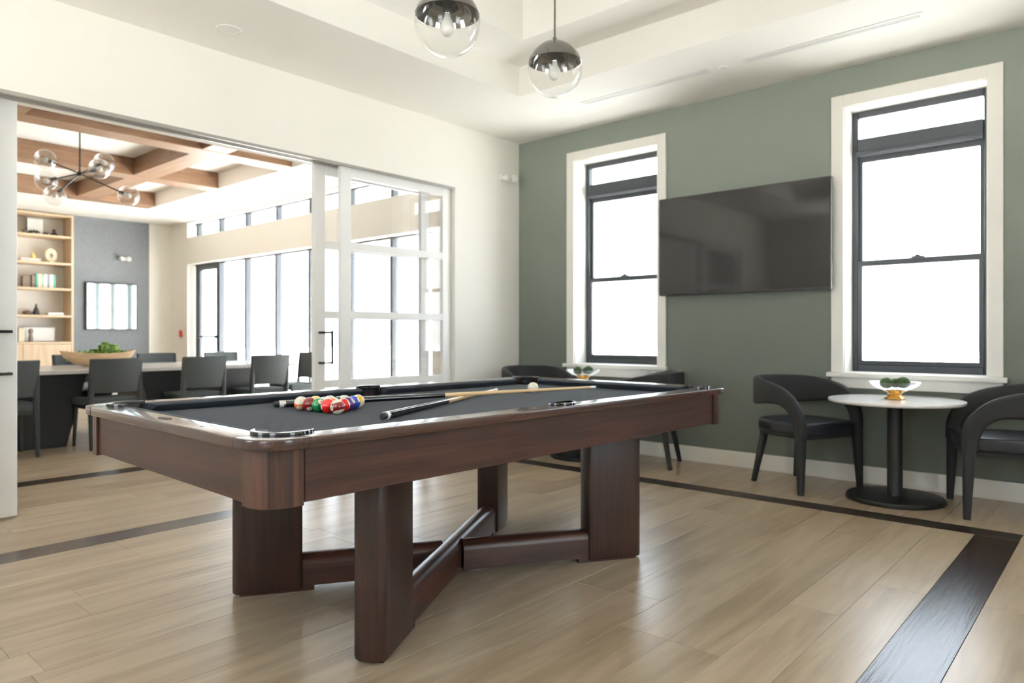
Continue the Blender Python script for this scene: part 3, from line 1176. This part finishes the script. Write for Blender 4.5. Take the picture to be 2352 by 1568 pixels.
def tub_chair(x, y, a, label, proto=[]):
    if proto:
        o = copy_tree(proto[0])
        o.location = (x, y, 0)
        o.rotation_euler = (0, 0, a)
        tag(o, label)
        return o
    t = empty('tub_chair', (x, y, 0), a, label, 'chair', 'black hoop-back chairs at the bistro tables')
    proto.append(t)
    fm = M['chair_fabric']
    # hoop: arm rises from the front leg, runs round the back and down again
    half = [((.235, .272, .40), .042), ((.232, .276, .46), .045), ((.215, .284, .53), .048), ((.175, .292, .595), .052), ((.115, .298, .640), .058),
            ((.04, .298, .662), .068), ((-.05, .292, .670), .080), ((-.13, .272, .672), .092), ((-.20, .232, .672), .100), ((-.255, .165, .672), .104),
            ((-.285, .085, .672), .106), ((-.293, 0, .672), .107)]
    pts = [p for p, h in half] + [(p[0], -p[1], p[2]) for p, h in half[-2::-1]]
    hs = [h for p, h in half] + [h for p, h in half[-2::-1]]
    # smooth subdivision of the path
    def cr(a, b, c, d, u):
        a, b, c, d = map(Vector, (a, b, c, d))
        return .5 * ((2 * b) + (c - a) * u + (2 * a - 5 * b + 4 * c - d) * u * u + (3 * b - a - 3 * c + d) * u ** 3)
    P, Hh = [], []
    n = len(pts)
    for i in range(n - 1):
        for k in range(3):
            u = k / 3
            P.append(cr(pts[max(i - 1, 0)], pts[i], pts[i + 1], pts[min(i + 2, n - 1)], u))
            Hh.append(hs[i] + (hs[i + 1] - hs[i]) * u)
    P.append(Vector(pts[-1]))
    Hh.append(hs[-1])
    sides = [Vector((p.x + .02, p.y, 0)).normalized() if abs(p.y) < .25 else Vector((0, math.copysign(1, p.y), 0)) for p in P]
    sides = []
    for i, p in enumerate(P):
        w_ = max(0, min(1, (.06 - p.x) / .2))
        v = Vector((0, math.copysign(1, p.y) if abs(p.y) > 1e-4 else 0, 0)) * (1 - w_) + Vector((p.x + .0, p.y, 0)).normalized() * w_
        sides.append(v.normalized())
    m = MB()
    m.sweep(P, [rsec(.026, h, .022, 4) for h in Hh], sides=sides)
    m.build('hoop_back', fm, t, smooth=60)
    m = MB()
    sp = [(.245, .235), (.262, .17), (.265, 0), (.262, -.17), (.245, -.235), (.0, -.262), (-.17, -.245), (-.245, -.17), (-.265, 0), (-.245, .17), (-.17, .245), (.0, .262)]
    m.prism(sp, .385, .475, .022, 4)
    m.build('seat', M['chair_seat'], t, smooth=60)
    m = MB()
    m.prism([(a * .95, b_ * .95) for a, b_ in sp], .365, .388)
    m.build('seat_base', fm, t)
    for sx, sy in ((1, 1), (1, -1), (-1, 1), (-1, -1)):
        m = MB()
        if sx > 0:
            pth = [(.236, sy * .272, .47), (.238, sy * .274, .38), (.250, sy * .287, 0)]
            rr = [.034, .033, .019]
        else:
            pth = [(-.185, sy * .175, .39), (-.19, sy * .18, .33), (-.250, sy * .213, 0)]
            rr = [.026, .025, .017]
        m.sweep([Vector(q) for q in pth], [rsec(r_, r_, r_ * .6, 3) for r_ in rr], up=Vector((1, 0, 0)))
        m.build('leg', fm, t, smooth=50)
    return t
tub_chair(3.00, -.365, math.radians(-23), 'black hoop-back chair left of the right-hand bistro table')
tub_chair(4.21, -.36, math.radians(198), 'black hoop-back chair at the right edge beside the bistro table')
tub_chair(1.72, -.38, math.radians(198), 'black hoop-back chair behind the pool table below the television')
tub_chair(.53, -.365, math.radians(-23), 'black hoop-back chair in the corner by the white wall')

def footed_bowl(x, y, z, label, lab2):
    t = empty('footed_bowl', (x, y, z), 0, label, 'bowl', 'clear glass bowls on the bistro tables')
    m = MB()
    m.lathe([(.0, .0), (.058, 0), (.062, .004), (.058, .010), (.044, .020), (.038, .030), (.044, .042), (.060, .052), (.076, .059), (.050, .061), (0, .061)], 28)
    # fluted foot
    for v in m.bm.verts:
        aa = math.atan2(v.co.y, v.co.x)
        f = 1 + .06 * math.cos(aa * 9)
        v.co.x *= f
        v.co.y *= f
    m.build('gold_foot', M['gold'], t, smooth=30)
    m = MB()
    prof = [(.0, .061), (.05, .063), (.09, .071), (.120, .085), (.138, .099), (.148, .110), (.156, .112), (.158, .108), (.150, .102), (.128, .083), (.10, .067), (.06, .059)]
    m.lathe(prof, 48, caps=False)
    m.build('glass_dish', M['bowl_glass'], t, smooth=60)
    for k, (dx, dy, dz, r) in enumerate(((-.045, -.02, .098, .040), (.044, .018, .102, .042), (-.010, .062, .095, .034))):
        m = MB()
        m.ico(r, (0, 0, 0), 4, .03, (1, 1, .88))
        o = m.build('moss_ball', M['moss'], None, smooth=80, loc=(x + dx, y + dy, z + dz + .006))
        tag(o, ('left', 'right', 'rear')[k] + ' green moss ball in ' + lab2, 'moss ball', 'moss balls in glass bowls')
    return t
footed_bowl(3.62, -.44, .657, 'clear glass bowl on gold foot on the right-hand bistro table', 'the gold-footed bowl at right')
footed_bowl(1.13, -.44, .657, 'clear glass bowl on gold foot seen just over the pool table', 'the gold-footed bowl below the left window')

# ================================================================ PENDANT LAMPS
def pendant(x, y, z, label, proto=[]):
    if proto:
        o = copy_tree(proto[0])
        o.location = (x, y, z)
        tag(o, label)
        return o
    t = empty('pendant_lamp', (x, y, z), 0, label, 'pendant lamp', 'globe pendants over the pool table')
    proto.append(t)
    R = .14
    a0 = 76
    m = MB()
    m.lathe([(R * math.sin(math.radians(a)), R * math.cos(math.radians(a))) for a in range(76, 181, 4)] , 56, caps=False)
    m.build('glass_globe', M['globe_glass'], t, smooth=180)
    m = MB()
    Rc = R * 1.006
    prof = [(Rc * math.sin(math.radians(a)), Rc * math.cos(math.radians(a))) for a in range(0, a0 + 1, 4)]
    Ri = R * .985
    prof += [(Ri * math.sin(math.radians(a)), Ri * math.cos(math.radians(a))) for a in range(a0, -1, -4)]
    m.lathe(prof, 56, caps=False)
    m.build('metal_dome', M['smoke_chrome'], t, smooth=60)
    m = MB()
    m.lathe([(0, R * .98), (.020, R * .98), (.020, .045), (.017, .035), (0, .035)], 24)
    m.build('lamp_holder', M['smoke_chrome'], t)
    m = MB()
    m.lathe([(.012, .040), (.014, .025), (.022, .008), (.030, -.012), (.031, -.028), (.026, -.044), (.014, -.055), (0, -.058)], 28)
    m.build('bulb', M['bulb'], t, smooth=180)
    m = MB()
    m.tube([(0, 0, R), (0, 0, 3.62 - z)], .0055, 10)
    m.lathe([(.018, R - .002), (.014, R + .012), (.006, R + .025)], 20)
    m.build('stem', M['smoke_chrome'], t)
    m = MB()
    m.lathe([(0, 3.600 - z), (.062, 3.600 - z), (.062, 3.619 - z), (0, 3.619 - z)], 32)
    m.build('canopy', M['smoke_chrome'], t)
    return t
pendant(2.61, -3.49, 2.395, 'clear globe pendant with smoked metal dome, cut by the top of the frame')
pendant(2.582, -2.715, 2.395 + .03, 'clear globe pendant with smoked dome, the farther right one on visible stem')

# ceiling fittings -------------------------------------------------------------
def diffuser(x0, x1, y, label):
    t = empty('linear_vent', ((x0 + x1) / 2, y, H), 0, label, 'vent', 'linear ceiling vents')
    L = (x1 - x0) / 2
    m = MB()
    m.box(-L, L, -.045, -.022, -.006, 0, .002, 1)
    m.box(-L, L, .022, .045, -.006, 0, .002, 1)
    m.box(-L, -L + .02, -.022, .022, -.006, 0)
    m.box(L - .02, L, -.022, .022, -.006, 0)
    m.build('frame', M['plastic'], t)
    m = MB()
    m.box(-L + .02, L - .02, -.022, .022, -.001, 0)
    m.build('slot', M['greybook'], t, smooth=0)
    for yy in (-.008, .008):
        m = MB()
        m.box(-L + .02, L - .02, yy - .004, yy + .004, -.005, -.001)
        m.build('slat', M['plastic'], t, smooth=0)
diffuser(1.26, 2.42, -.615, 'slim linear air vent in the ceiling nearest the white wall')
diffuser(2.68, 3.82, -.615, 'slim linear air vent in the ceiling above the right window')
for (x, y, lab) in ((2.52, -.61, 'small white sprinkler cap in ceiling between the two linear vents'),):
    m = MB()
    m.lathe([(0, -.012), (.030, -.012), (.040, -.004), (.040, 0), (0, 0)], 24, Matrix.Translation((0, 0, 0)))
    tag(m.build('sprinkler_cap', M['plastic'], None, loc=(x, y, H)), lab, 'sprinkler')
def downlight(x, y, lab, grp=None):
    t = empty('recessed_light', (x, y, H), 0, lab, 'ceiling light', 'recessed ceiling lights')
    m = MB()
    m.lathe([(.058, -.002), (.062, -.006), (.078, -.005), (.080, 0), (.056, 0)], 32, caps=False)
    m.build('trim_ring', M['plastic'], t)
    m = MB()
    m.lathe([(0, -.0015), (.058, -.0015), (.058, 0), (0, 0)], 24)
    m.build('lens', M['ceiling'], t)
downlight(.39, -3.33, 'round recessed light in the ceiling above the door opening')
for i, (x, y, s) in enumerate(((-5.62, -.62, 'nearest the grey wall'), (-4.45, -.58, 'second from the grey wall'), (-3.68, -.60, 'third from the grey wall'), (-2.82, -.64, 'nearest the sliding doors'))):
    downlight(x, y, 'round recessed light by the dining windows, ' + s)

def twin_head(loc, rz, label):
    t = empty('emergency_light', loc, rz, label, 'emergency light', 'twin-head emergency lights')
    m = MB()          # local: wall at x = 0, sticks out to +x, heads spread along y
    m.box(0, .035, -.085, .085, -.03, .03, .010, 3)
    m.build('back_box', M['plastic'], t)
    for s in (-1, 1):
        m = MB()
        m.lathe([(0, -.02), (.028, -.018), (.034, .0), (.040, .035), (.034, .040), (0, .038)], 24,
                Matrix.Translation((.060, s * .060, -.012)) @ Matrix.Rotation(math.radians(75), 4, 'Y') @ Matrix.Rotation(s * .3, 4, 'X'))
        m.build('lamp_head', M['plastic'], t, smooth=40)
twin_head((0, -.22, 2.66), 0, 'white twin-head emergency light on white wall near the green corner')
twin_head((XF, -.80, 2.39), 0, 'white twin-head emergency light on the grey wall of the dining room')
m = MB()
m.box(-.04, .04, -.03, 0, -.06, .06, .006, 2)
o = m.build('fire_alarm_pull', M['red'], None, loc=(-7.92, 0, 1.10))
tag(o, 'small red fire alarm pull on the white wall beside the glass door', 'fire alarm')

# ================================================================ DINING ROOM
dt = empty('dining_table', (-3.35, -2.55, 0), 0, 'long dining table with pale stone top and black slab bases', 'table')
m = MB()
m.box(-.62, .62, -2.5, 1.62, .705, .745, .004, 1)
m.build('table_top', M['stone_top'], dt)
for (ya, yb, ta, tb) in ((-1.75, -.72, -2.0, -.62 + .08), (.12, .95, -.05, 1.30)):
    m = MB()
    b = bmesh.new()
    vs = []
    for z, a0, a1 in ((0, ya, yb), (.705, ta, tb)):
        vs.append([b.verts.new((sx * .40, q, z)) for sx, q in ((-1, a0), (1, a0), (1, a1), (-1, a1))])
    b.faces.new(vs[0][::-1])
    b.faces.new(vs[1])
    for i in range(4):
        b.faces.new((vs[0][i], vs[0][(i + 1) % 4], vs[1][(i + 1) % 4], vs[1][i]))
    m._put(b)
    m.build('slab_base', M['slab_black'], dt, smooth=0)

def dining_chair(x, y, a, label, proto=[]):
    if proto:
        o = copy_tree(proto[0])
        o.location = (x, y, 0)
        o.rotation_euler = (0, 0, a)
        tag(o, label)
        return o
    t = empty('dining_chair', (x, y, 0), a, label, 'chair', 'grey dining chairs round the long table')
    proto.append(t)
    # local: faces +x, back panel at -x
    m = MB()
    P, Ss, sd_ = [], [], []
    for k in range(11):
        u = -1 + 2 * k / 10
        P.append(Vector((-.225 + .035 * u * u - .03, u * .225, .690)))
    secs = [rsec(.013, .165, .012, 2)] * 11
    m.sweep(P, secs, sides=[Vector((1, 0, .12))] * 11)
    m.build('backrest', M['dine_fabric'], t, smooth=50)
    m = MB()
    m.box(-.21, .24, -.23, .23, .40, .475, .02, 3)
    m.build('seat', M['dine_fabric'], t, smooth=50)
    for s in (1, -1):
        m = MB()
        m.sweep([Vector((-.235, s * .216, .84)), Vector((-.205, s * .214, .45)), Vector((-.245, s * .218, 0))],
                [rsec(.011, .016, .006, 2), rsec(.020, .022, .006, 2), rsec(.014, .015, .006, 2)], up=Vector((0, 1, 0)))
        m.build('leg', M['dine_leg'], t, smooth=40)
        m = MB()
        m.sweep([Vector((.20, s * .20, .41)), Vector((.215, s * .215, 0))], [rsec(.019, .019, .006, 2), rsec(.013, .013, .006, 2)], up=Vector((0, 1, 0)))
        m.build('leg', M['dine_leg'], t, smooth=40)
    m = MB()
    for s in (1, -1):
        m.box(-.20, .20, s * .20 - .012, s * .20 + .012, .375, .405)
    m.box(-.205, -.18, -.2, .2, .375, .405)
    m.build('seat_rail', M['dine_leg'], t, smooth=0)
    return t
nearc = [(-3.86, 'at the left edge beside the white door'), (-3.00, 'in front of the wooden bowl'), (-2.15, 'third along the near side of the long table'), (-1.40, 'near side, next to the sliding glass door')]
for y, s in nearc:
    dining_chair(-2.70, y, PI + .02, 'grey dining chair seen from behind, ' + s)
for y, s in ((-2.78, 'partly hidden by the wooden bowl'), (-1.88, 'seen over the middle of the table'), (-1.06, 'seen over the table right of the middle')):
    dining_chair(-4.07, y, 0, 'grey dining chair on the window side, ' + s)
dining_chair(-3.15, -.66, -PI / 2 + .1, 'grey dining chair at the right end of the long table')

bw = empty('dough_bowl', (-3.42, -2.83, .745), 0, 'long carved wooden dough bowl filled with greenery on dining table', 'bowl')
m = MB()
prof = [(0, 0), (.10, .0), (.20, .02), (.27, .07), (.30, .135), (.285, .137), (.25, .08), (.18, .035), (0, .02)]
m.lathe(prof, 36)
for v in m.bm.verts:
    f = abs(v.co.y) / .3
    v.co.x *= .52
    v.co.y *= 1.22
    v.co.z += .035 * f * f
m.build('bowl_body', M['bowl_wood'], bw, smooth=50)
m = MB()
b = bmesh.new()
rnd = random.Random(5)
for k in range(760):
    a, rr = rnd.uniform(0, 2 * PI), math.sqrt(rnd.random())
    hump = .05 + .10 * math.exp(-((math.sin(a) * rr - .25) / .35) ** 2)
    p = Vector((math.cos(a) * rr * .10, math.sin(a) * rr * .29, .07 + rnd.uniform(0, hump)))
    d = Vector((rnd.uniform(-1, 1), rnd.uniform(-1, 1), rnd.uniform(-.2, 1))).normalized() * rnd.uniform(.035, .075)
    s_ = d.cross(Vector((rnd.uniform(-1, 1), rnd.uniform(-1, 1), rnd.uniform(-1, 1)))).normalized() * rnd.uniform(.010, .022)
    q = [b.verts.new(p), b.verts.new(p + d * .5 + s_), b.verts.new(p + d), b.verts.new(p + d * .5 - s_)]
    b.faces.new(q)
m._put(b)
o = m.build('greenery', M['leaf'], None, smooth=0, loc=(-3.42, -2.83, .745))
tag(o, 'bright green leafy sprigs heaped in the wooden dough bowl', 'greenery', kind='stuff')

# chandelier -----------------------------------------------------------------------
def cray(px, py, d):
    a, b_ = (px - 1176) / FPX, (769.07 - py) / FPX
    f = Vector((-math.sin(YAW), math.cos(YAW), 0))
    r = Vector((math.cos(YAW), math.sin(YAW), 0))
    return CAM + d * (f + r * a + Vector((0, 0, b_)))
cc = Vector((-3.5, -2.985, 2.765))
ch = empty('chandelier', cc, 0, 'dark branching chandelier with six clear glass globes over dining table', 'chandelier')
m = MB()
m.tube([(0, 0, 0), (0, 0, 3.265 - cc.z)], .008, 8)
m.lathe([(0, 3.24 - cc.z), (.07, 3.24 - cc.z), (.07, 3.264 - cc.z), (0, 3.264 - cc.z)], 24)
m.ico(.028, (0, 0, 0), 2)
m.build('stem', M['black_metal'], ch)
ends = [Vector(v) for v in ((-.285, -.235, .15), (.40, .33, -.235), (-.02, .24, .16), (.17, .13, .045), (-.13, -.27, -.10), (-.10, -.20, -.245))]
# arms are set in the plan of the fitting; each carries one globe
for e in ends:
    m = MB()
    m.tube([(0, 0, 0), e * (1 - .08 / e.length)], .007, 8)
    dirn = e.normalized()
    m.tube([e - dirn * .10, e - dirn * .045], [.018, .020], 12)
    arm = m.build('arm', M['black_metal'], ch)
    m = MB()
    m.lathe([(.105 * math.sin(PI * i / 20), -.105 * math.cos(PI * i / 20)) for i in range(21)], 32, Matrix.Translation(e))
    m.build('glass_globe', M['chandelier_glass'], arm, smooth=180)
    m = MB()
    m.lathe([(.028 * math.sin(PI * i / 10), -.028 * math.cos(PI * i / 10)) for i in range(11)], 16, Matrix.Translation(e))
    m.build('bulb', M['bulb'], arm, smooth=180)

# wall screen on the grey wall
ws = empty('wall_screen', (XF, -1.0, 1.56), 0, 'square black-framed wall screen mirroring the windows on the grey wall', 'screen')
m = MB()
m.box(0, .045, -.405, .405, -.40, .40, .004, 1)
m.build('frame', M['black'], ws)
m = MB()
m.box(.0445, .0465, -.385, .385, -.38, .38)
m.build('glossy_panel', M['mirror'], ws, smooth=0)

# bookcase ----------------------------------------------------------------------------
BY0, BY1 = -4.35, -1.575
bc = empty('bookcase', (XF, BY1, 0), 0, 'tall built-in pale oak bookcase with open shelves beside the grey wall', 'bookcase')
L = BY0 - BY1
m = MB()
m.box(-.38, .02, -.035, 0, 0, 3.035, .002, 1)
m.build('side_panel', M['shelf_oak_z'], bc)
m = MB()
m.box(-.38, .02, L, L + .035, 0, 3.035, .002, 1)
m.build('side_panel', M['shelf_oak_z'], bc)
m = MB()
m.box(-.38, .02, L + .035, -.035, 3.0, 3.035)
m.build('top_panel', M['shelf_oak'], bc, smooth=0)
m = MB()
m.box(-.395, -.38, L, 0, 0, 3.035)
m.build('back_panel', M['white_wall'], bc, smooth=0)
SH = [2.69, 2.25, 1.835, 1.395, .965]
for z in SH:
    m = MB()
    m.box(-.38, .015, L + .035, -.035, z - .035, z, .002, 1)
    m.build('shelf', M['shelf_oak'], bc)
for k in range(4):
    y1 = -.037 - k * .675
    m = MB()
    m.box(-.02, .018, y1 - .67, y1, .10, .925, .002, 1)
    d = m.build('door', M['shelf_oak_z'], bc)
    m = MB()
    m.box(.018, .030, y1 - (.62 if k % 2 else .06), y1 - (.61 if k % 2 else .05), .70, .84)
    m.build('handle', M['shelf_oak'], d)
m = MB()
m.box(-.03, .0, L + .035, -.035, 0, .10)
m.build('plinth', M['black'], bc, smooth=0)
XS = XF - .19

def item(name, mb, mat, loc, label, cat, group=None, **k):
    o = mb.build(name, mat, None, loc=loc, **k)
    return tag(o, label, cat, group)
# shelf 1
t = empty('picture_frame', (XS, -2.06, SH[0]), 0, 'small white picture in dark frame on the top shelf', 'picture frame')
m = MB(); m.box(-.02, 0, -.13, .11, 0, .27, .003, 1); m.build('frame', M['black'], t)
m = MB(); m.box(-.001, .003, -.115, .105, .012, .262); m.build('print', M['paper'], t, smooth=0)
def trailing(y, w_, z, lab, mat=M['moss']):
    b = bmesh.new()
    r = random.Random(int(y * 100))
    for k in range(90):
        p = Vector((r.uniform(-.05, .06), r.uniform(-w_ / 2, w_ / 2), .0 + r.uniform(.0, .05)))
        d = Vector((r.uniform(-1, 1), r.uniform(-1, 1), r.uniform(0, 1))).normalized() * .04
        s_ = d.cross(Vector((r.uniform(-1, 1), 1, r.uniform(-1, 1)))).normalized() * .010
        b.faces.new([b.verts.new(p), b.verts.new(p + d * .5 + s_), b.verts.new(p + d), b.verts.new(p + d * .5 - s_)])
    mm = MB()
    mm._put(b)
    o = mm.build('trailing_plant', mat, None, smooth=0, loc=(XS + .1, y, z))
    tag(o, lab, 'plant', kind='stuff')
trailing(-2.15, .20, SH[0], 'low dark green sprig lying before the framed picture')
m = MB(); m.lathe([(0, 0), (.05, 0), (.065, .02), (.05, .045), (.02, .06), (.025, .10), (.01, .12), (0, .12)], 20)
item('black_ornament', m, M['black'], (XS, -1.80, SH[0]), 'small black knobbed ornament at the right of the top shelf', 'ornament')
m = MB(); m.lathe([(0, 0), (.035, 0), (.05, .03), (.03, .05), (0, .055)], 20)
item('black_pot', m, M['black'], (XS, -1.92, SH[0]), 'low black pot between picture and ornament on top shelf', 'pot')
# shelf 2
m = MB(); m.box(-.09, .09, -.135, .135, 0, .05, .003, 1)
item('book_pile', m, M['paper'], (XS + .05, -2.16, SH[1]), 'thick white book lying flat on the second shelf', 'book')
m = MB(); m.lathe([(0, 0), (.032, .0), (.04, .03), (.03, .06), (.012, .085), (.008, .10), (0, .102)], 20)
item('yellow_pear', m, M['yellow'], (XS + .05, -2.11, SH[1] + .05), 'small yellow pear ornament on the flat white book', 'ornament')
t = empty('ring_sculpture', (XS + .02, -1.85, SH[1]), 0, 'round cream wooden ring sculpture on the second shelf', 'sculpture')
m = MB()
outer = [(math.cos(2 * PI * i / 32) * .085, math.sin(2 * PI * i / 32) * .115) for i in range(32)]
b = bmesh.new()
ri, ro_ = [], []
for xx in (-.025, .025):
    ro_.append([b.verts.new((xx, p[0], p[1] + .125)) for p in outer])
    ri.append([b.verts.new((xx, p[0] * .30, p[1] * .30 + .125)) for p in outer])
for i in range(32):
    j = (i + 1) % 32
    b.faces.new((ro_[0][i], ro_[0][j], ro_[1][j], ro_[1][i]))
    b.faces.new((ri[0][j], ri[0][i], ri[1][i], ri[1][j]))
    b.faces.new((ro_[0][j], ro_[0][i], ri[0][i], ri[0][j]))
    b.faces.new((ro_[1][i], ro_[1][j], ri[1][j], ri[1][i]))
m._put(b)
m.build('ring', M['cream'], t, smooth=40)
MB().box(-.035, .035, -.05, .05, 0, .015).build('foot', M['brown'], t, smooth=0)
# shelf 3 books
bk = [(-2.115, .045, .20, 'brown'), (-2.065, .035, .225, 'teal'), (-2.025, .05, .23, 'cream'), (-1.985, .022, .215, 'palegreen'), (-1.945, .048, .225, 'paper'),
      (-1.905, .022, .21, 'greybook'), (-1.862, .055, .225, 'paper'), (-1.815, .030, .22, 'teal')]
labs = ['brown book at the left end of the upright row', 'dark teal book second from left in the upright row', 'cream book in the upright row', 'pale green thin book in the upright row',
        'white book left of the thin grey one', 'thin grey book between two white ones', 'thick white book right of the thin grey one', 'teal book at the right end of the upright row']
for (y, w_, hh, cm), lb in zip(bk, labs):
    t = empty('book', (XS + .03, y, SH[2]), 0, lb + ' on the third shelf', 'book', 'upright books on the third shelf')
    m = MB(); m.box(.062, .07, -w_ / 2, w_ / 2, 0, hh, .001, 1)
    m.box(-.08, .062, -w_ / 2, -w_ / 2 + .003, 0, hh); m.box(-.08, .062, w_ / 2 - .003, w_ / 2, 0, hh)
    m.build('cover', M[cm], t, smooth=0)
    MB().box(-.075, .062, -w_ / 2 + .003, w_ / 2 - .003, .003, hh - .003).build('pages', M['paper'], t, smooth=0)
m = MB(); m.box(-.06, .06, -.055, .055, 0, .19, .004, 1)
item('brown_box', m, M['brown'], (XS + .02, -2.20, SH[2]), 'dark brown box left of the upright books', 'box')
# shelf 4
m = MB(); m.box(-.08, .08, -.19, .15, 0, .012, .003, 1)
item('wooden_tray', m, M['brown'], (XS + .03, -2.08, SH[3]), 'thin dark tray on the fourth shelf', 'tray')
m = MB(); m.lathe([(0, 0), (.055, 0), (.075, .03), (.05, .05), (.015, .065), (0, .07)], 24)
item('dark_lidded_bowl', m, M['brown'], (XS + .03, -2.18, SH[3] + .012), 'low dark lidded bowl on the fourth shelf tray', 'bowl')
m = MB(); m.lathe([(0, 0), (.045, 0), (.05, .02), (.035, .08), (.012, .14), (.016, .165), (0, .17)], 24)
item('black_bottle_vase', m, M['black'], (XS + .03, -2.06, SH[3] + .012), 'pointed black bottle vase on the fourth shelf tray', 'vase')
m = MB(); m.box(-.09, .09, -.115, .115, 0, .045, .003, 1)
item('white_book', m, M['paper'], (XS + .05, -1.81, SH[3]), 'white book lying flat on the fourth shelf', 'book')
# shelf 5
t = empty('picture_frame', (XS, -2.00, SH[4]), 0, 'wide framed picture with dark figure on the lowest open shelf', 'picture frame')
m = MB(); m.box(-.02, 0, -.24, .22, 0, .24, .003, 1); m.build('frame', M['greybook'], t)
MB().box(-.001, .003, -.225, .205, .012, .228).build('print', M['paper'], t, smooth=0)
m = MB(); m.lathe([(0, 0), (.03, 0), (.035, .05), (.022, .12), (.034, .16), (.03, .20), (0, .215)], 18)
item('dark_figurine', m, M['brown'], (XS + .09, -2.15, SH[4]), 'dark green-brown figurine before the wide picture', 'figurine')
m = MB(); m.box(-.06, .06, -.04, .04, 0, .22, .004, 1)
item('tan_block', m, M['cream'], (XS + .02, -2.27, SH[4]), 'tan upright block left of the wide picture', 'ornament')
